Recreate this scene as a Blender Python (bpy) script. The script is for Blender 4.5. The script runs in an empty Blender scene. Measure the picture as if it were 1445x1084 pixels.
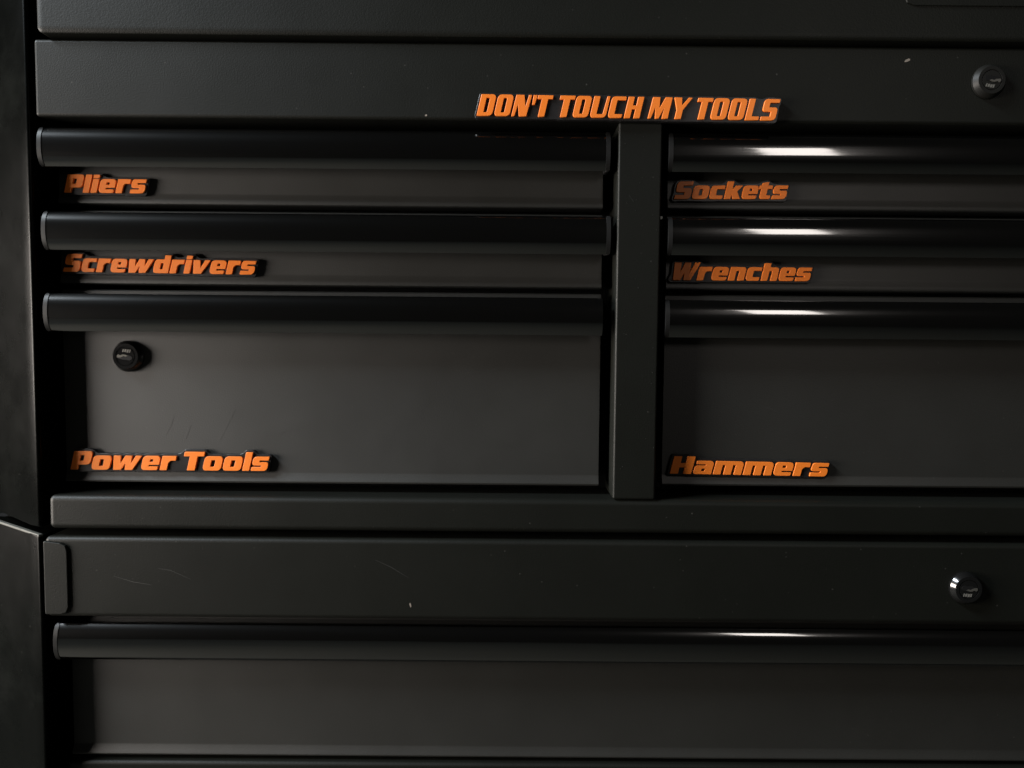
import bpy, bmesh, math, random
import numpy as np
from mathutils import Matrix, Vector

# ------------------------------------------------------------------ scene, camera, light
scene = bpy.context.scene
COL = scene.collection
rad = math.radians

cam_data = bpy.data.cameras.new('camera')
cam = bpy.data.objects.new('camera', cam_data)
COL.objects.link(cam)
cam_data.sensor_width = 36.0
cam_data.lens = 36.0 * 1040.0 / 1445.0
cam_data.clip_start = 0.01
cam_data.clip_end = 100.0
_rot = (Matrix.Rotation(rad(90), 4, 'X')
        @ Matrix.Rotation(rad(-0.0953), 4, 'Y')
        @ Matrix.Rotation(rad(-3.3673), 4, 'X')
        @ Matrix.Rotation(rad(0.495), 4, 'Z'))
cam.matrix_world = Matrix.Translation((0.0, -0.5408, 1.0)) @ _rot
scene.camera = cam

world = bpy.data.worlds.new('World')
scene.world = world
world.use_nodes = True
bg = world.node_tree.nodes['Background']
bg.inputs['Color'].default_value = (1.0, 0.97, 0.86, 1)
bg.inputs['Strength'].default_value = 0.008

scene.view_settings.view_transform = 'Standard'
scene.view_settings.look = 'None'
scene.view_settings.exposure = 0.0
scene.view_settings.gamma = 1.0


def lamp(name, loc, aim, power, sx, sy, colour):
    d = bpy.data.lights.new(name, 'AREA')
    d.shape = 'RECTANGLE'
    d.size, d.size_y = sx, sy
    d.energy = power
    d.color = colour
    o = bpy.data.objects.new(name, d)
    COL.objects.link(o)
    o.location = loc
    v = Vector(aim) - Vector(loc)
    o.rotation_euler = v.to_track_quat('-Z', 'Y').to_euler()
    return o


lamp('work_lamp', (0.575, -0.97, 1.41), (0.15, 0, 1.0), 0.66, 0.14, 0.25, (1.0, 0.92, 0.86))
lamp('high_window', (-3.0, -1.10, 3.55), (-0.1, 0, 0.95), 250.0, 1.3, 0.45, (0.84, 0.93, 1.0))
lamp('side_window', (-1.75, -0.52, 0.98), (-0.1, 0, 0.95), 66.0, 1.0, 0.6, (1.0, 0.91, 0.83))

# ------------------------------------------------------------------ materials


def principled(name):
    m = bpy.data.materials.new(name)
    m.use_nodes = True
    nt = m.node_tree
    return m, nt, nt.nodes['Principled BSDF']


def position(nt):
    return nt.nodes.new('ShaderNodeNewGeometry').outputs['Position']


def noise(nt, scale, detail=3.0, rough=0.5, stretch=None):
    n = nt.nodes.new('ShaderNodeTexNoise')
    n.inputs['Scale'].default_value = scale
    n.inputs['Detail'].default_value = detail
    n.inputs['Roughness'].default_value = rough
    p = position(nt)
    if stretch:
        mp = nt.nodes.new('ShaderNodeMapping')
        mp.inputs['Scale'].default_value = stretch
        nt.links.new(p, mp.inputs['Vector'])
        p = mp.outputs['Vector']
    nt.links.new(p, n.inputs['Vector'])
    return n.outputs['Fac']


def ramp(nt, fac, stops):
    r = nt.nodes.new('ShaderNodeValToRGB')
    el = r.color_ramp.elements
    while len(el) < len(stops):
        el.new(0.5)
    for e, (p, c) in zip(el, stops):
        e.position = p
        e.color = (c, c, c, 1) if not isinstance(c, tuple) else (*c, 1)
    nt.links.new(fac, r.inputs['Fac'])
    return r.outputs['Color']


def mixcol(nt, fac, a, b):
    m = nt.nodes.new('ShaderNodeMix')
    m.data_type = 'RGBA'
    nt.links.new(fac, m.inputs[0])
    for sock, v in ((m.inputs[6], a), (m.inputs[7], b)):
        if isinstance(v, tuple):
            sock.default_value = (*v, 1)
        else:
            nt.links.new(v, sock)
    return m.outputs[2]


def bump(nt, bsdf, h, strength, dist):
    b = nt.nodes.new('ShaderNodeBump')
    b.inputs['Strength'].default_value = strength
    b.inputs['Distance'].default_value = dist
    nt.links.new(h, b.inputs['Height'])
    nt.links.new(b.outputs['Normal'], bsdf.inputs['Normal'])


def paint_material(name, base, r0, r1, dust, spec=0.5, grain=0.25, smear=None):
    """powder coat: faint orange peel, a cloudy film of dust and scattered specks"""
    m, nt, b = principled(name)
    film = ramp(nt, noise(nt, 9.0, 6.0, 0.6), [(0.38, 0.0), (0.75, 1.0)])
    c = mixcol(nt, film, base, tuple(v * 1.25 for v in base))
    if smear:                                  # hand smears and settled dust in cloudy, streaky patches
        sm = ramp(nt, noise(nt, 14.0, 7.0, 0.7, (1.0, 1.0, 1.6)), [(0.50, 0.0), (0.72, 1.0)])
        c = mixcol(nt, sm, c, smear)
    v = nt.nodes.new('ShaderNodeTexVoronoi')
    v.inputs['Scale'].default_value = 95.0
    v.inputs['Randomness'].default_value = 1.0
    nt.links.new(position(nt), v.inputs['Vector'])
    spot = ramp(nt, v.outputs['Distance'], [(0.0, 1.0), (0.075, 0.0)])
    sel = ramp(nt, v.outputs['Color'], [(0.55, 0.0), (0.95, 1.0)])
    mm = nt.nodes.new('ShaderNodeMath')
    mm.operation = 'MULTIPLY'
    nt.links.new(spot, mm.inputs[0])
    nt.links.new(sel, mm.inputs[1])
    m2 = nt.nodes.new('ShaderNodeMath')
    m2.operation = 'MULTIPLY'
    m2.inputs[1].default_value = dust
    nt.links.new(mm.outputs[0], m2.inputs[0])
    c = mixcol(nt, m2.outputs[0], c, (0.16, 0.155, 0.14))
    nt.links.new(c, b.inputs['Base Color'])
    nt.links.new(ramp(nt, noise(nt, 22.0, 5.0, 0.6), [(0.3, r0), (0.7, r1)]), b.inputs['Roughness'])
    b.inputs['Specular IOR Level'].default_value = spec
    bump(nt, b, noise(nt, 900.0, 2.0), grain, 0.0002)
    return m


def plain_material(name, base, rough, spec=0.5, metal=0.0, var=0.08, grain=None, scale=300.0):
    m, nt, b = principled(name)
    f = noise(nt, scale, 4.0)
    nt.links.new(mixcol(nt, f, tuple(v * (1 - var) for v in base), tuple(v * (1 + var) for v in base)),
                 b.inputs['Base Color'])
    nt.links.new(ramp(nt, noise(nt, 45.0, 4.0), [(0.3, max(0.02, rough * 0.85)), (0.7, rough * 1.15)]), b.inputs['Roughness'])
    b.inputs['Specular IOR Level'].default_value = spec
    b.inputs['Metallic'].default_value = metal
    if grain:
        bump(nt, b, noise(nt, grain[0], 2.0), grain[1], 0.0002)
    return m


PAINT = paint_material('black_textured_frame_paint', (0.0052, 0.0057, 0.0043), 0.455, 0.495, 0.35, 0.255, 0.5)
DPAINT = paint_material('black_drawer_paint', (0.0108, 0.0106, 0.0088), 0.455, 0.495, 0.22, 0.80, 0.4)
POSTPAINT = paint_material('black_gloss_corner_paint', (0.0008, 0.0010, 0.0008), 0.25, 0.31, 0.5, 0.06, 0.25, (0.0032, 0.0036, 0.0031))
DARK = plain_material('dark_interior_paint', (0.006, 0.006, 0.006), 0.7, 0.2)
CAP = plain_material('satin_black_plastic', (0.010, 0.010, 0.010), 0.42, 0.35)
LOCKM = plain_material('gloss_black_lock_plastic', (0.006, 0.006, 0.006), 0.18, 0.9)
CAP_MATT = plain_material('matt_black_lock_plastic', (0.009, 0.009, 0.008), 0.5, 0.22)
STEEL = plain_material('worn_steel', (0.13, 0.125, 0.11), 0.45, 0.5, 0.6)
PRINT = plain_material('faded_engraving', (0.13, 0.125, 0.11), 0.6)
ORANGE = plain_material('orange_printed_plastic', (0.86, 0.208, 0.022), 0.42, 0.45, 0.0, 0.06, (2600.0, 0.15), 700.0)
PLATE = plain_material('black_printed_plastic', (0.014, 0.0135, 0.014), 0.36, 0.5, 0.0, 0.2, (2200.0, 0.25), 500.0)
CHIP = plain_material('bare_chip', (0.22, 0.19, 0.16), 0.7, 0.3, 0.0, 0.25)
SCRATCH = plain_material('pale_scratch', (0.026, 0.026, 0.024), 0.5, 0.8, 0.0, 0.4, None, 900.0)
EDGE_GLINT = plain_material('painted_edge_highlight', (0.075, 0.075, 0.066), 0.5, 0.4, 0.0, 0.5, None, 160.0)  # pale tone that paints in the bright highlight on the cabinet's top edge
LINT = plain_material('white_lint', (0.75, 0.75, 0.72), 0.8)


def handle_material():
    """black anodised extrusion: a satin, lengthwise-drawn base under a clear gloss coat"""
    m, nt, b = principled('gloss_black_handle')
    b.inputs['Base Color'].default_value = (0.0007, 0.0007, 0.0007, 1)
    b.inputs['Specular IOR Level'].default_value = 0.45
    b.inputs['Roughness'].default_value = 0.21
    f = noise(nt, 60.0, 4.0, 0.6, (0.15, 4.0, 4.0))
    nt.links.new(ramp(nt, f, [(0.3, 0.05), (0.7, 0.10)]), b.inputs['Coat Roughness'])
    b.inputs['Coat Weight'].default_value = 1.0
    b.inputs['Coat IOR'].default_value = 2.3
    bp = nt.nodes.new('ShaderNodeBump')
    bp.inputs['Strength'].default_value = 0.22
    bp.inputs['Distance'].default_value = 0.0012
    nt.links.new(noise(nt, 75.0, 3.0, 0.55, (0.02, 1.0, 1.0)), bp.inputs['Height'])
    nt.links.new(bp.outputs['Normal'], b.inputs['Normal'])
    nt.links.new(bp.outputs['Normal'], b.inputs['Coat Normal'])
    return m


HANDLE = handle_material()

# ------------------------------------------------------------------ object helpers
WL = {}                                   # world location of every object made here


def thing(name, label, cat, loc, group=None):
    o = bpy.data.objects.new(name, None)
    COL.objects.link(o)
    o.empty_display_size = 0.05
    o.location = loc
    WL[o] = Vector(loc)
    o['label'] = label
    o['category'] = cat
    if group:
        o['group'] = group
    return o


def link_mesh(name, me, mat, parent, centre=None):
    """link a mesh whose vertices are in world metres; origin moves to its middle"""
    if centre is None:
        co = np.empty(len(me.vertices) * 3)
        me.vertices.foreach_get('co', co)
        co = co.reshape(-1, 3)
        c = Vector(((co.min(0) + co.max(0)) / 2).tolist())
        me.transform(Matrix.Translation(-c))
    else:
        c = Vector(centre)
    if mat and not me.materials:
        me.materials.append(mat)
    o = bpy.data.objects.new(name, me)
    COL.objects.link(o)
    o.parent = parent
    o.location = c - (WL[parent] if parent else Vector((0, 0, 0)))
    WL[o] = c
    return o


def finish(bm, name, smooth=False, angle=35):
    bmesh.ops.recalc_face_normals(bm, faces=bm.faces)
    me = bpy.data.meshes.new(name)
    bm.to_mesh(me)
    bm.free()
    if smooth:
        me.polygons.foreach_set('use_smooth', [True] * len(me.polygons))
        me.set_sharp_from_angle(angle=rad(angle))
    return me


def box(name, x0, x1, y0, y1, z0, z1, mat, parent, bev=0.0, seg=4, flat=1.0):
    bm = bmesh.new()
    bmesh.ops.create_cube(bm, size=1.0)
    for v in bm.verts:
        v.co = ((x0 + x1) / 2 + v.co.x * (x1 - x0), (y0 + y1) / 2 + v.co.y * (y1 - y0), (z0 + z1) / 2 + v.co.z * (z1 - z0))
    if bev:
        for v in bm.verts:                       # flat > 1: a wide shallow bend instead of a round one
            v.co.y = y0 + (v.co.y - y0) * flat
        bmesh.ops.bevel(bm, geom=bm.edges[:], offset=bev, segments=seg, profile=0.5, affect='EDGES')
        for v in bm.verts:
            v.co.y = y0 + (v.co.y - y0) / flat
    return link_mesh(name, finish(bm, name), mat, parent)


def prism(name, pts, axis, a0, a1, mat, parent, smooth=True, bev=0.0, angle=35):
    """extrude an outline; axis 'x': pts are (y,z); 'z': pts are (x,y); 'y': pts are (x,z)"""
    def co(p, a):
        return {'x': (a, p[0], p[1]), 'z': (p[0], p[1], a), 'y': (p[0], a, p[1])}[axis]
    bm = bmesh.new()
    A = [bm.verts.new(co(p, a0)) for p in pts]
    B = [bm.verts.new(co(p, a1)) for p in pts]
    n = len(pts)
    caps = [bm.faces.new(A), bm.faces.new(B[::-1])]
    for i in range(n):
        bm.faces.new((A[i], B[i], B[(i + 1) % n], A[(i + 1) % n]))
    if bev:
        ed = set(caps[0].edges) | set(caps[1].edges)
        bmesh.ops.bevel(bm, geom=list(ed), offset=bev, segments=3, profile=0.5, affect='EDGES')
    return link_mesh(name, finish(bm, name, smooth, angle), mat, parent)


def fillet(poly, n=5):
    """polygon of (x, y[, r]) -> points with rounded corners"""
    out = []
    m = len(poly)
    for i in range(m):
        p = Vector(poly[i][:2])
        r = poly[i][2] if len(poly[i]) > 2 else 0.015
        a, b = Vector(poly[i - 1][:2]) - p, Vector(poly[(i + 1) % m][:2]) - p
        la, lb = a.length, b.length
        a.normalize()
        b.normalize()
        ang = a.angle(b)
        if r <= 0 or ang > 3.1:
            out.append(tuple(p))
            continue
        t = min(r / math.tan(ang / 2), 0.48 * la, 0.48 * lb)
        s, e = p + a * t, p + b * t
        k = n if r > 0.03 else 2
        for j in range(k + 1):
            u = j / k
            q = s * (1 - u) ** 2 + p * 2 * u * (1 - u) + e * u ** 2
            out.append(tuple(q))
    return out


def lathe(profile, cx, y, cz, seg=48):
    """profile of (radius, height towards the viewer) about the -Y axis"""
    bm = bmesh.new()
    rings = []
    for r, h in profile:
        rings.append([bm.verts.new((cx + r * math.cos(2 * math.pi * k / seg), y - h, cz + r * math.sin(2 * math.pi * k / seg)))
                      for k in range(seg)])
    for A, B in zip(rings, rings[1:]):
        for k in range(seg):
            bm.faces.new((A[k], A[(k + 1) % seg], B[(k + 1) % seg], B[k]))
    bm.faces.new(rings[0][::-1])
    bm.faces.new(rings[-1])
    return bm


# ------------------------------------------------------------------ lock
def lock(parent, cx, y, cz, turn=0.0, tall=0.0052, r=0.0118, cap=None):
    """round cam lock: collar, chamfered cap, inset plug, wafer key slot and worn engraving, one mesh"""
    bm = lathe([(r, 0.0), (r, tall * 0.38), (r * 0.975, tall * 0.46), (r * 0.84, tall * 0.94), (r * 0.81, tall),
                (r * 0.62, tall), (r * 0.605, tall - 0.0006), (r * 0.575, tall - 0.0006), (r * 0.56, tall - 0.0001)], cx, y, cz)
    for f in bm.faces:
        f.smooth = True
    rot = Matrix.Rotation(turn, 3, 'Y')

    def slab(pts, h, mat_i):
        yy = y - tall + 0.0001
        P = [rot @ Vector((px, 0, pz)) for px, pz in pts]
        A = [bm.verts.new((cx + p.x, yy, cz + p.z)) for p in P]
        B = [bm.verts.new((cx + p.x, yy - h, cz + p.z)) for p in P]
        fs = [bm.faces.new(B)]
        for i in range(len(P)):
            fs.append(bm.faces.new((A[i], A[(i + 1) % len(P)], B[(i + 1) % len(P)], B[i])))
        for f in fs:
            f.material_index = mat_i

    k = 1.22 * r / 0.0118
    # dark keyway, its lower side a wavy bright wafer edge
    slab([(x * k, z * k) for x, z in ((-0.0044, 0.0004), (-0.0040, 0.0016), (-0.0026, 0.0023), (-0.0008, 0.0020), (0.0014, 0.0022), (0.0040, 0.0016),
          (0.0048, 0.0006), (0.0042, -0.0006), (0.0016, -0.0006), (-0.0014, -0.0009), (-0.0036, -0.0006))], 0.00025, 1)
    slab([(x * k, z * k) for x, z in ((-0.0016, -0.0004), (-0.0002, 0.0002), (0.0010, -0.0001), (0.0022, 0.0007), (0.0036, 0.0011),
          (0.0048, 0.0012), (0.0052, 0.0002), (0.0044, -0.0008), (0.0030, -0.0003), (0.0018, -0.0010), (0.0, -0.0010))], 0.00045, 2)
    # worn engraving: no legible characters are left of it in the photograph
    for x0, w, hh, z in ((-0.0030, 0.0006, 0.0019, 0.0), (-0.0019, 0.0011, 0.0017, 0.0), (-0.0004, 0.0011, 0.0018, -0.0001), (0.0011, 0.0008, 0.0018, 0.0)):
        z = z - 0.0034
        slab([((x0 + 0.0003) * k, (z + hh / 2) * k), ((x0 + w + 0.0003) * k, (z + hh / 2) * k), ((x0 + w) * k, (z - hh / 2) * k), (x0 * k, (z - hh / 2) * k)], 0.00012, 3)
    bmesh.ops.recalc_face_normals(bm, faces=bm.faces)
    me = bpy.data.meshes.new('lock')
    bm.to_mesh(me)
    bm.free()
    me.set_sharp_from_angle(angle=rad(28))
    for m in (cap or LOCKM, DARK, STEEL, PRINT):
        me.materials.append(m)
    return link_mesh('lock', me, None, parent)


# ------------------------------------------------------------------ drawers
FACE = 0.020                               # drawer faces sit this far behind the frame


def handle_outline(zc, out=0.020, h=0.0275, inset=0.0, closed=False):
    """bowed front between two crisp edges; the top runs straight back, the underside is open"""
    n, lim = 24, rad(43)
    e = 2.0 / 2.5
    top = abs(math.sin(lim)) ** e
    a = out - inset
    pts = []
    for i in range(n + 1):
        t = lim - 2 * lim * i / n
        c, s_ = math.cos(t), math.sin(t)
        pts.append((FACE - a * abs(c) ** e, zc + (h / 2 - inset) * math.copysign(abs(s_) ** e, s_) / top))
    pts.insert(0, (FACE + (0.0 if not inset else 0.0004), zc + h / 2 - 0.0012 - inset))
    if closed:
        pts.append((FACE, zc - h / 2 + 0.0012))
    return pts


def handle(parent, x0, x1, zc, left_cap=True, right_cap=True):
    outer = handle_outline(zc)
    inner = handle_outline(zc, inset=0.0022)
    cl, cr = (0.0030 if left_cap else 0.0), (0.0030 if right_cap else 0.0)
    h = prism('handle', outer + inner[::-1], 'x', x0 + cl, x1 - cr, HANDLE, parent, True, 0.0, 40)
    h.data.materials.append(DARK)               # the open underside is unpolished
    for i in range(len(outer) - 1, len(outer) + len(inner)):
        h.data.polygons[2 + i].material_index = 1
    full = handle_outline(zc, out=0.0204, h=0.0282, closed=True)
    if left_cap:
        prism('handle_cap', full, 'x', x0, x0 + cl, CAP, parent, False, 0.0009)
    if right_cap:
        prism('handle_cap', full, 'x', x1 - cr, x1, CAP, parent, False, 0.0009)
    return h


def drawer(root, x0, x1, z0, z1, hx0, hx1, hz, right_cap=True, flare=1.0):
    g = flare
    prof = [(FACE, z1 - 0.001), (FACE, z0 + 0.0088)]
    prof += [(FACE - 0.0002 * g, z0 + 0.0074), (FACE - 0.0013 * g, z0 + 0.0038), (FACE - 0.0018 * g, z0 + 0.0018), (FACE - 0.0016 * g, z0 + 0.0007), (FACE - 0.0004, z0)]
    prof += [(FACE + 0.016, z0), (FACE + 0.016, z1), (FACE + 0.001, z1)]
    d = prism('drawer', prof, 'x', x0, x1, DPAINT, root, True, 0.0, 28)
    handle(d, hx0, hx1, hz, True, right_cap)
    return d


# ------------------------------------------------------------------ the two steel boxes
def corner_post(root, xe, xo, yo, z0, z1, mirror=None, bev=0.002):
    """splayed corner column: narrow rounded edge at the drawers, then a chamfer running back"""
    sx = (lambda x: x) if mirror is None else (lambda x: mirror - x)
    r = 0.0022
    d = Vector((xo - xe, yo)).normalized()
    pts = [(xe, 0.046), (xe, r + 0.001)]
    c = Vector((xe - r, r + 0.0))
    for k in range(8):
        t = rad(0 - k * 124 / 7)
        pts.append((c.x + r * math.cos(t), c.y + r * math.sin(t)))
    last = Vector(pts[-1])
    pts += [tuple(last + d * 0.012), (xo, yo), (xo, 0.046 if yo < 0.046 else yo + 0.004)]
    pts = [(sx(x), y) for x, y in pts]
    return prism('corner_post', pts, 'z', z0, z1, POSTPAINT, root, True, bev, 40)


XR = 0.527                                  # right-hand end of the frame, outside the picture
MID = XR + 0.004 - 0.3475                   # mirror sum for the right-hand columns

chest = thing('tool_chest', 'black steel top chest with three rows of glossy handles and orange drawer names', 'tool chest', (0.09, 0.2, 0.857))
box('body', -0.428, MID + 0.428, 0.062, 0.46, 0.8575, 1.2120, DARK, chest)
lid = box('lid', -0.3385, XR - 0.001, -0.004, 0.456, 1.2155, 1.36, PAINT, chest, 0.0044, 6, 2.6)
# raised badge panel on the lid, mostly above the picture
bpts = fillet([(0.276, 1.2392, 0.008), (0.47, 1.2392, 0.008), (0.47, 1.33, 0.008), (0.276, 1.33, 0.008)], 8)
prism('badge_panel', bpts, 'y', -0.0050, -0.0035, PAINT, lid, False, 0.0005)
top_rail = box('rail', -0.3435, XR, 0.0, 0.045, 1.1583, 1.2125, PAINT, chest, 0.0022)
lock(top_rail, 0.3405, 0.0, 1.1882, 0.15, cap=CAP_MATT)
box('rail', -0.3425, XR, 0.0, 0.045, 0.8572, 0.8826, PAINT, chest, 0.0042, 8)
divider = box('divider', 0.0763, 0.1079, 0.0, 0.045, 0.8830, 1.1580, PAINT, chest, 0.0016)
corner_post(chest, -0.3475, -0.4300, 0.0610, 0.8585, 1.36)
corner_post(chest, -0.3475, -0.4300, 0.0610, 0.8585, 1.36, MID)

LX0, LX1 = -0.3398, 0.0678
RX0, RX1 = 0.1165, 0.5165
drawer(chest, LX0, LX1, 1.0995, 1.1545, -0.3432, 0.0706, 1.1376)
drawer(chest, LX0, LX1, 1.0400, 1.0950, -0.3417, 0.0718, 1.0774)
d3 = drawer(chest, LX0, LX1, 0.8892, 1.0358, -0.3420, 0.0670, 1.0180, False, 1.25)
lock(d3, -0.2902, FACE, 0.9857, math.pi + 0.1, 0.0058)
drawer(chest, RX0, RX1, 1.0995, 1.1545, 0.1130, 0.5195, 1.1376)
drawer(chest, RX0, RX1, 1.0395, 1.0950, 0.1138, 0.5195, 1.0774)
d4 = drawer(chest, RX0, RX1, 0.8900, 1.0358, 0.1130, 0.5195, 1.0172, True, 1.25)

cab = thing('tool_cabinet', 'black steel lower cabinet with one wide drawer, carrying the top chest', 'tool cabinet', (0.09, 0.2, 0.0))
box('body', -0.432, MID + 0.432, 0.062, 0.47, 0.06, 0.8500, DARK, cab)
low_rail = box('rail', -0.3455, XR + 0.002, -0.0012, 0.045, 0.7910, 0.8518, PAINT, cab, 0.0036, 8)
lock(low_rail, 0.3398, -0.0012, 0.8192, 0.05, 0.0054, 0.0120)
tpts = fillet([(-0.3450, 0.7936, 0.001), (-0.3275, 0.7936, 0.006), (-0.3275, 0.8468, 0.006), (-0.3450, 0.8490, 0.001)], 8)
prism('corner_tab', tpts, 'y', -0.0032, 0.0, PAINT, low_rail, False, 0.0007)
corner_post(cab, -0.3480, -0.4340, 0.0591, 0.06, 0.8522, None, 0.0016)
corner_post(cab, -0.3480, -0.4340, 0.0591, 0.06, 0.8522, MID, 0.0016)
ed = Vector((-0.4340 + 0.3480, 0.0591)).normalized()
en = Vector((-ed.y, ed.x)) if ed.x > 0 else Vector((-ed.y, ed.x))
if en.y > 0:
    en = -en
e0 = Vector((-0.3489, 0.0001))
glint_outline = [e0 + en * 0.0012, e0 + ed * 0.085 + en * 0.0012, e0 + ed * 0.085 - en * 0.002, e0 - en * 0.002]
prism('edge_highlight', [tuple(p) for p in glint_outline], 'z', 0.8512, 0.8532, EDGE_GLINT, cab, False, 0.0006)  # added strip, its light colour standing in for light caught on the edge
drawer(cab, LX0, 0.5165, 0.6740, 0.7868, -0.3415, 0.5195, 0.7702, True, 1.5)
box('rail', -0.3425, XR, 0.014, 0.045, 0.60, 0.6712, PAINT, cab, 0.0030, 6)
for k in range(2):
    x = 0.306 + 0.0 * k if k == 0 else 0.402
    box('slide_bracket', x, x + 0.044, 0.030, 0.046, 0.6705, 0.6738, STEEL if k else PAINT, cab, 0.0008)
drawer(cab, LX0, 0.5165, 0.36, 0.596, -0.3415, 0.5195, 0.579, True, 1.5)
drawer(cab, LX0, 0.5165, 0.10, 0.356, -0.3415, 0.5195, 0.339, True, 1.5)

# ------------------------------------------------------------------ wear: chips, scratches, lint
rnd = random.Random(4)


def chip(parent, x, z, y, w, h, ang, mat=CHIP, name='paint_chip'):
    pts = []
    for k in range(7):
        t = 2 * math.pi * k / 7
        q = rnd.uniform(0.7, 1.1)
        px, pz = w / 2 * q * math.cos(t), h / 2 * q * math.sin(t)
        pts.append((x + px * math.cos(ang) - pz * math.sin(ang), z + px * math.sin(ang) + pz * math.cos(ang)))
    prism(name, pts, 'y', y - 0.00018, y + 0.0003, mat, parent, False)


chip(top_rail, 0.2822, 1.2030, 0.0, 0.0056, 0.0022, 0.5)
chip(top_rail, 0.0045, 1.1600, 0.0, 0.0040, 0.0026, -0.2)
chip(top_rail, -0.0625, 1.1612, 0.0, 0.0020, 0.0016, 0.3)
chip(low_rail, -0.0735, 0.8022, -0.0012, 0.0013, 0.0038, 0.15)


def scratch(parent, pts, y, w=0.00035):
    L = [Vector(p) for p in pts]
    up, dn = [], []
    for i, p in enumerate(L):
        d = (L[min(i + 1, len(L) - 1)] - L[max(i - 1, 0)]).normalized()
        nrm = Vector((-d.y, d.x)) * w / 2 * (0.3 if i in (0, len(L) - 1) else rnd.uniform(0.7, 1.2))
        up.append(tuple(p + nrm))
        dn.append(tuple(p - nrm))
    prism('scratch', up + dn[::-1], 'y', y - 0.00008, y + 0.0002, SCRATCH, parent, False)


for pts, y, par in (
        ([(-0.2945, 0.8226), (-0.2800, 0.8182), (-0.2660, 0.8160)], -0.0012, low_rail),
        ([(-0.2610, 0.8285), (-0.2520, 0.8272), (-0.2370, 0.8205)], -0.0012, low_rail),
        ([(-0.1000, 0.8365), (-0.0880, 0.8310), (-0.0750, 0.8230)], -0.0012, low_rail),
        ([(-0.2630, 0.9260), (-0.2585, 0.9345), (-0.2572, 0.9400)], FACE, d3),
        ([(-0.2480, 0.9230), (-0.2440, 0.9330)], FACE, d3),
        ([(-0.2220, 0.9220), (-0.2130, 0.9400), (-0.2100, 0.9460)], FACE, d3),
        ([(-0.1800, 0.9250), (-0.1700, 0.9300)], FACE, d3),
        ([(0.1900, 0.9520), (0.1990, 0.9500), (0.2070, 0.9450)], FACE, d4),
        ([(0.1480, 0.9300), (0.1560, 0.9560)], FACE, d4),
        ([(0.0845, 1.1060), (0.0880, 1.1010)], 0.0, divider),
        ([(0.0820, 1.0060), (0.0850, 1.0050)], 0.0, divider)):
    scratch(par, pts, y)
chip(divider, 0.1086, 1.0905, 0.0030, 0.0030, 0.0022, 0.6, LINT, 'lint')
for k in range(26):
    chip(divider, rnd.uniform(0.079, 0.106), rnd.uniform(0.89, 1.15), 0.0, rnd.uniform(0.0004, 0.0009), rnd.uniform(0.0003, 0.0006), rnd.uniform(0, 3), SCRATCH, 'paint_speck')

# ------------------------------------------------------------------ lettering
V_, H_ = 0.42, 0.18
XH = 0.76
G = {}                                       # glyph -> (advance width, outer polygon, [holes])
G['P'] = (1.15, [(0, 0), (.43, 0), (.43, .28), (1.15, .28, .24), (1.15, 1, .16), (0, 1)], [[(.43, .47, .03), (.71, .47, .05), (.71, .80, .05), (.43, .80, .03)]])
G['l'] = (.40, [(0, 0), (.40, 0), (.40, 1), (0, 1)], [])
G['i'] = (.40, [(0, 0), (.40, 0), (.40, XH), (0, XH)], [])
G['i.'] = (0, [(0, .83), (.40, .83), (.40, 1), (0, 1)], [])
G['e'] = (1.06, [(0, 0, .24), (1.02, 0, .12), (1.02, .18), (.43, .18, .04), (.43, .29, .04), (1.06, .29), (1.06, XH, .22), (0, XH, .22)], [[(.43, .43, .03), (.67, .43, .03), (.67, .60, .04), (.43, .60, .04)]])
G['r'] = (.86, [(0, 0), (.42, 0), (.42, .40, .1), (.56, .53, .04), (.86, .53), (.86, XH), (0, XH)], [])
G['s'] = (.98, [(0, 0), (.98, 0, .22), (.98, .46, .16), (.40, .46, .03), (.40, .575, .03), (.96, .575), (.96, XH), (0, XH, .2), (0, .30, .16), (.58, .30, .03), (.58, .185, .03), (0, .185)], [])
G['S'] = (1.12, [(0, 0), (1.12, 0, .24), (1.12, .61, .2), (.46, .61, .04), (.46, .79, .04), (1.10, .79), (1.10, 1), (0, 1, .22), (0, .40, .2), (.66, .40, .04), (.66, .21, .04), (0, .21)], [])
G['c'] = (.96, [(0, 0, .24), (.92, 0, .06), (.92, .185), (.42, .185, .06), (.42, .575, .06), (.96, .575), (.96, XH, .04), (0, XH, .22)], [])
G['w'] = (1.72, [(.14, 0), (.60, 0), (.82, .42, .02), (.86, 0), (1.32, 0), (1.72, XH), (1.38, XH), (1.16, .30, .02), (1.12, XH), (.72, XH), (.50, .30, .02), (.42, XH), (0, XH)], [])
G['d'] = (1.08, [(0, 0, .22), (1.08, 0), (1.08, 1), (.66, 1), (.66, XH), (0, XH, .22)], [[(.42, .19, .05), (.66, .19), (.66, .57), (.42, .57, .05)]])
G['v'] = (1.16, [(.16, 0), (.70, 0), (1.16, XH), (.82, XH), (.58, .28, .02), (.43, XH), (0, XH)], [])
G['o'] = (1.12, [(0, 0, .22), (1.12, 0, .22), (1.12, XH, .22), (0, XH, .22)], [[(.42, .18, .06), (.70, .18, .06), (.70, .58, .06), (.42, .58, .06)]])
G['T'] = (1.12, [(.30, 0), (.76, 0), (.76, .78), (1.16, .78), (1.16, 1), (-.08, 1), (-.08, .78), (.30, .78)], [])
G['k'] = (1.10, [(0, 0), (.42, 0), (.42, .30), (.62, 0), (1.12, 0), (.80, .42), (1.10, XH), (.66, XH), (.42, .48), (.42, 1), (0, 1)], [])
G['t'] = (.86, [(.10, 0, .2), (.82, 0, .08), (.82, .185), (.52, .185, .06), (.52, .575), (.86, .575), (.86, XH), (.52, XH), (.52, .97), (.10, .90), (.10, XH), (-.06, XH), (-.06, .575), (.10, .575)], [])
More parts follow.
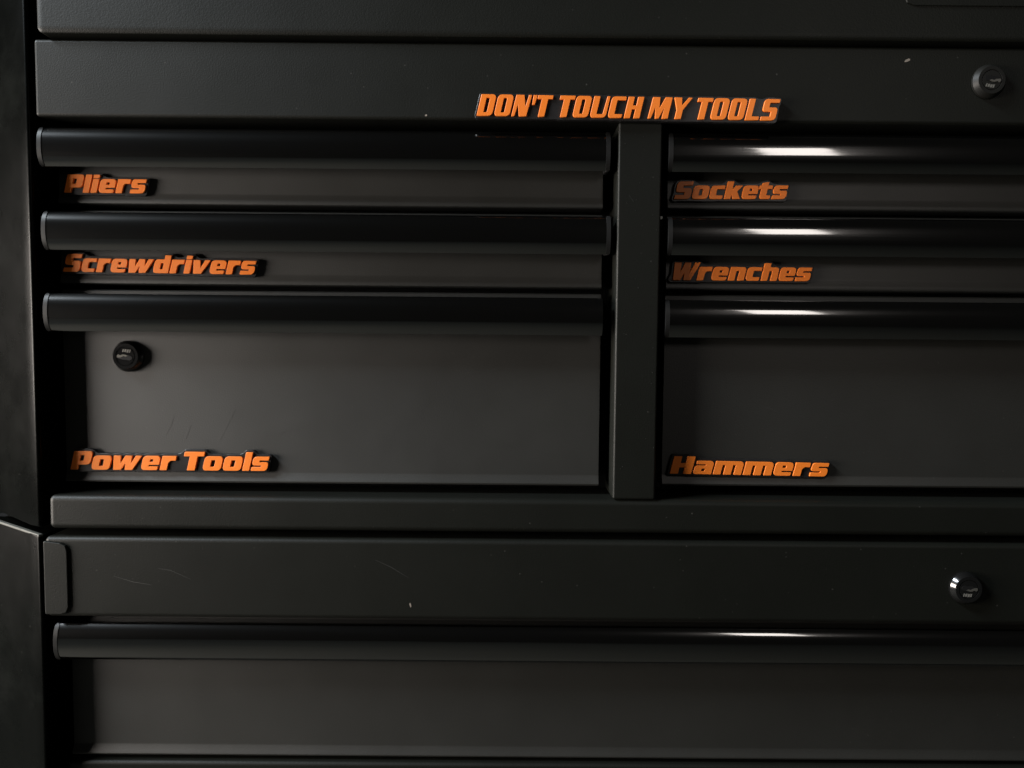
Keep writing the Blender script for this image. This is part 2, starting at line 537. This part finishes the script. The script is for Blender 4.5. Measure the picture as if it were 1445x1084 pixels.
G['W'] = (1.72, [(.16, 0), (.66, 0), (.84, .48, .02), (.90, 0), (1.38, 0), (1.80, 1), (1.46, 1), (1.20, .36, .02), (1.14, 1), (.74, 1), (.54, .36, .02), (.46, 1), (0, 1)], [])
G['n'] = (1.08, [(0, 0), (.42, 0), (.42, .56, .03), (.66, .56, .04), (.66, 0), (1.08, 0), (1.08, XH, .22), (0, XH)], [])
G['h'] = (1.08, [(0, 0), (.42, 0), (.42, .56, .03), (.66, .56, .04), (.66, 0), (1.08, 0), (1.08, XH, .22), (.42, XH), (.42, 1), (0, 1)], [])
G['H'] = (1.26, [(0, 0), (.46, 0), (.46, .38), (.80, .38), (.80, 0), (1.26, 0), (1.26, 1), (.80, 1), (.80, .61), (.46, .61), (.46, 1), (0, 1)], [])
G['a'] = (1.06, [(0, 0, .16), (1.06, 0), (1.06, XH, .22), (.06, XH, .05), (.06, .585), (.64, .585, .04), (.64, .475), (0, .475, .18)], [[(.40, .15, .04), (.64, .15), (.64, .33), (.40, .33, .04)]])
G['m'] = (1.66, [(0, 0), (.42, 0), (.42, .57, .02), (.62, .57, .04), (.62, 0), (1.04, 0), (1.04, .57, .02), (1.24, .57, .04), (1.24, 0), (1.66, 0), (1.66, XH, .22), (0, XH)], [])
# narrow capitals
N = {}
N['D'] = (.82, [(0, 0), (.82, 0, .2), (.82, 1, .2), (0, 1)], [[(.30, .14, .03), (.52, .14, .06), (.52, .86, .06), (.30, .86, .03)]])
N['O'] = (.84, [(0, 0, .2), (.84, 0, .2), (.84, 1, .2), (0, 1, .2)], [[(.31, .14, .06), (.53, .14, .06), (.53, .86, .06), (.31, .86, .06)]])
N['N'] = (.84, [(0, 0), (.14, 0), (.20, .62), (.42, 0), (.80, 0), (.86, 1), (.72, 1), (.66, .40), (.44, 1), (.02, 1)], [])
N["'"] = (.17, [(.04, .56), (.15, .56), (.20, 1), (0, 1)], [])
N['T'] = (.74, [(.20, 0), (.53, 0), (.53, .84), (.78, .84), (.78, 1), (-.04, 1), (-.04, .84), (.20, .84)], [])
N['U'] = (.86, [(0, 0, .2), (.86, 0, .2), (.86, 1), (.73, 1), (.68, .14, .06), (.31, .14, .06), (.31, 1), (0, 1)], [])
N['C'] = (.78, [(0, 0, .2), (.75, 0, .05), (.75, .155), (.31, .155, .06), (.31, .845, .06), (.78, .845), (.78, 1, .05), (0, 1, .2)], [])
N['H'] = (.84, [(0, 0), (.31, 0), (.31, .42), (.53, .42), (.53, 0), (.84, 0), (.84, 1), (.53, 1), (.53, .58), (.31, .58), (.31, 1), (0, 1)], [])
N['M'] = (1.08, [(0, 0), (.14, 0), (.26, .60), (.40, 0), (.58, 0), (.77, .58), (.77, 0), (1.08, 0), (1.08, 1), (.72, 1), (.50, .42), (.40, 1), (.02, 1)], [])
N['Y'] = (.88, [(.28, 0), (.60, 0), (.60, .42), (.98, 1), (.80, 1), (.50, .60), (.40, 1), (0, 1), (.28, .42)], [])
N['L'] = (.72, [(0, 0), (.72, 0), (.72, .155), (.31, .155, .04), (.31, 1), (0, 1)], [])
N['S'] = (.82, [(0, 0), (.80, 0, .2), (.80, .60, .16), (.31, .60, .04), (.31, .845, .04), (.82, .845), (.82, 1), (0, 1, .18), (0, .42, .16), (.49, .42, .04), (.49, .155, .04), (0, .155)], [])


def curve_mesh(polys, ext, bev, name):
    """closed outlines (x, z) with holes -> a filled, extruded mesh facing -Y"""
    cu = bpy.data.curves.new(name, 'CURVE')
    cu.dimensions = '2D'
    cu.fill_mode = 'BOTH'
    cu.extrude = ext
    cu.bevel_depth = bev
    cu.bevel_resolution = 1
    for p in polys:
        s = cu.splines.new('POLY')
        s.points.add(len(p) - 1)
        for q, (x, y) in zip(s.points, p):
            q.co = (x, y, 0, 1)
        s.use_cyclic_u = True
    o = bpy.data.objects.new(name, cu)
    COL.objects.link(o)
    dg = bpy.context.evaluated_depsgraph_get()
    me = bpy.data.meshes.new_from_object(o.evaluated_get(dg))
    bpy.data.objects.remove(o)
    bpy.data.curves.remove(cu)
    me.name = name
    me.transform(Matrix.Rotation(rad(90), 4, 'X'))
    me.materials.clear()
    return me


def edt(mask):
    """euclidean distance, in cells, from every cell to the nearest True cell"""
    h, w = mask.shape
    big = 1e6
    g = np.full((h, w), big)
    d = np.full(w, big)
    for r in range(h):
        d = np.where(mask[r], 0, d + 1)
        g[r] = d
    d = np.full(w, big)
    for r in range(h - 1, -1, -1):
        d = np.where(mask[r], 0, d + 1)
        g[r] = np.minimum(g[r], d)
    xs = np.arange(w)
    dx2 = (xs[:, None] - xs[None, :]) ** 2
    return np.stack([np.sqrt((np.minimum(g[r], 1e3)[None, :] ** 2 + dx2).min(1)) for r in range(h)])


def raster(polys, x0, z0, res, w, h):
    """even-odd fill of the outlines"""
    X = x0 + (np.arange(w) + 0.5) * res
    out = np.zeros((h, w), bool)
    E_ = []
    for p in polys:
        for i in range(len(p)):
            E_.append((*p[i - 1], *p[i]))
    E_ = np.array(E_)
    for r in range(h):
        z = z0 + (r + 0.5) * res
        m = (E_[:, 1] > z) != (E_[:, 3] > z)
        e = E_[m]
        if len(e):
            xc = e[:, 0] + (z - e[:, 1]) / (e[:, 3] - e[:, 1]) * (e[:, 2] - e[:, 0])
            out[r] = (np.sum(xc[None, :] > X[:, None], 1) % 2) == 1
    return out


def contours(F):
    """marching squares at zero; returns closed loops of (col, row)"""
    h, w = F.shape
    nxt = {}
    I = F > 0

    def cut(a, b, fa, fb):
        t = fa / (fa - fb)
        return (a[0] + (b[0] - a[0]) * t, a[1] + (b[1] - a[1]) * t)
    rows, cols = np.nonzero((I[:-1, :-1] != I[1:, :-1]) | (I[:-1, :-1] != I[:-1, 1:]) | (I[:-1, :-1] != I[1:, 1:]))
    for r, c in zip(rows.tolist(), cols.tolist()):
        cs = [(c, r), (c + 1, r), (c + 1, r + 1), (c, r + 1)]
        fs = [F[q[1], q[0]] for q in cs]
        starts, ends = [], []
        for k in range(4):
            a, b = fs[k], fs[(k + 1) % 4]
            if (a > 0) != (b > 0):
                key = tuple(sorted((cs[k], cs[(k + 1) % 4])))
                p = cut(cs[k], cs[(k + 1) % 4], a, b)
                (starts if a > 0 else ends).append((key, p))
        for (ka, pa), (kb, pb) in zip(starts, ends):
            nxt[ka] = (kb, pa)
    loops = []
    while nxt:
        k0 = next(iter(nxt))
        loop, k = [], k0
        while k in nxt:
            k2, p = nxt.pop(k)
            loop.append(p)
            k = k2
        if len(loop) > 8:
            loops.append(loop)
    return loops


def name_plate(text, label, set_, bl, br, height, surf, thick, shear, group):
    """raised orange letters on a black plate cut to their outline. bl, br: baseline ends; height of a capital"""
    gap = 0.14 if set_ is G else 0.135
    space = 0.42 if set_ is G else 0.36
    cur, items = 0.0, []
    for ch in text:
        if ch == ' ':
            cur += space
            continue
        items.append((ch, cur))
        cur += set_[ch][0] + gap
    total = cur - gap
    # width runs from the foot of the first letter to the foot of the last
    L = math.hypot(br[0] - bl[0], br[1] - bl[1])
    sx = L / total
    tilt = math.atan2(br[1] - bl[1], br[0] - bl[0])

    def put(pts, off):
        out = []
        for x, z in pts:
            X = (x + off) * sx + z * height * shear
            Z = z * height
            out.append((bl[0] + X * math.cos(tilt) - Z * math.sin(tilt), bl[1] + X * math.sin(tilt) + Z * math.cos(tilt)))
        return out
    shapes = []
    for ch, off in items:
        _, outer, holes = set_[ch]
        polys = [put(fillet(outer), off)] + [put(fillet(hh), off) for hh in holes]
        shapes.append(polys)
        if ch == 'i' and set_ is G:
            shapes[-1] = polys + [put(fillet(G['i.'][1]), off)]
    allp = [p for s in shapes for p in s]
    xs = [x for p in allp for x, _ in p]
    zs = [z for p in allp for _, z in p]
    res, mar = 0.00028, 0.013
    x0, z0 = min(xs) - mar, min(zs) - mar
    w, h = int((max(xs) - min(xs) + 2 * mar) / res), int((max(zs) - min(zs) + 2 * mar) / res)
    M = np.zeros((h, w), bool)
    for p in shapes:
        M |= raster(p, x0, z0, res, w, h)
    n0, n1 = put([(0, 0)], 0)[0], put([(total, 0)], 0)[0]
    strip = [n0, n1, (n1[0] + 0.14 * height * shear, n1[1] + 0.14 * height), (n0[0] + 0.14 * height * shear, n0[1] + 0.14 * height)]
    M |= raster([strip], x0, z0, res, w, h)
    big = edt(M) < 0.0080 / res
    F = edt(~big) * res - 0.0065                       # grown, then shrunk: bridges the gaps
    loops = contours(F)
    loops.sort(key=len, reverse=True)
    outl = np.array(loops[0])
    for _ in range(4):
        outl = (np.roll(outl, 1, 0) + 2 * outl + np.roll(outl, -1, 0)) / 4
    outl = outl[::3]
    outline = [(x0 + (c + 0.5) * res, z0 + (r + 0.5) * res) for c, r in outl.tolist()]
    root = thing('name_plate', label, 'label', ((bl[0] + br[0]) / 2, surf, bl[1]), group)
    me = curve_mesh([outline], thick / 2 - 0.0003, 0.0003, 'backing_plate')
    me.transform(Matrix.Translation((0, surf - thick / 2, 0)))
    link_mesh('backing_plate', me, PLATE, root)
    done = {}
    for (ch, off), polys in zip(items, shapes):
        c = (bl[0] + off * sx * math.cos(tilt), surf - thick - 0.0005, bl[1] + off * sx * math.sin(tilt))
        if ch not in done:
            lm = curve_mesh([[(x - c[0], z - c[2]) for x, z in p] for p in polys], 0.0006, 0.00022, 'letter')
            done[ch] = lm
        link_mesh('letter', done[ch], ORANGE, root, c)
    return root


GRP = 'orange lettered drawer name plates'
name_plate("DON'T TOUCH MY TOOLS", "orange slanted capitals reading DON'T TOUCH MY TOOLS on black backing, along the top rail", N,
           (-0.0257, 1.1600), (0.1868, 1.1584), 0.0146, 0.0, 0.0044, 0.22, GRP)
name_plate('Pliers', 'orange slanted word Pliers on black backing, on the upper left drawer', G,
           (-0.3335, 1.1074), (-0.2742, 1.1073), 0.0130, FACE, 0.0033, 0.235, GRP)
name_plate('Screwdrivers', 'orange slanted word Screwdrivers on black backing, on the left drawer under Pliers', G,
           (-0.3358, 1.0489), (-0.1935, 1.0479), 0.0130, FACE, 0.0033, 0.235, GRP)
name_plate('Power Tools', 'orange slanted words Power Tools on black backing, low on the tall left drawer', G,
           (-0.3343, 0.8994), (-0.1853, 0.8995), 0.0138, FACE, 0.0033, 0.235, GRP)
name_plate('Sockets', 'orange slanted word Sockets on black backing, on the upper right drawer', G,
           (0.1206, 1.1066), (0.2035, 1.1074), 0.0126, FACE, 0.0033, 0.235, GRP)
name_plate('Wrenches', 'orange slanted word Wrenches on black backing, on the right drawer under Sockets', G,
           (0.1193, 1.0466), (0.2232, 1.0467), 0.0128, FACE, 0.0033, 0.235, GRP)
name_plate('Hammers', 'orange slanted word Hammers on black backing, low on the tall right drawer', G,
           (0.1218, 0.9001), (0.2408, 0.8988), 0.0130, FACE, 0.0033, 0.235, GRP)

# ------------------------------------------------------------------ floor the cabinet stands on
fm, nt, b = principled('bare_concrete')
nt.links.new(mixcol(nt, noise(nt, 3.0, 8.0, 0.65), (0.020, 0.020, 0.015), (0.036, 0.035, 0.026)), b.inputs['Base Color'])
b.inputs['Roughness'].default_value = 0.8
bump(nt, b, noise(nt, 60.0, 5.0), 0.3, 0.003)
bm = bmesh.new()
bmesh.ops.create_grid(bm, x_segments=1, y_segments=1, size=4.0)
floor = link_mesh('floor', finish(bm, 'floor'), fm, None)
floor['kind'] = 'structure'
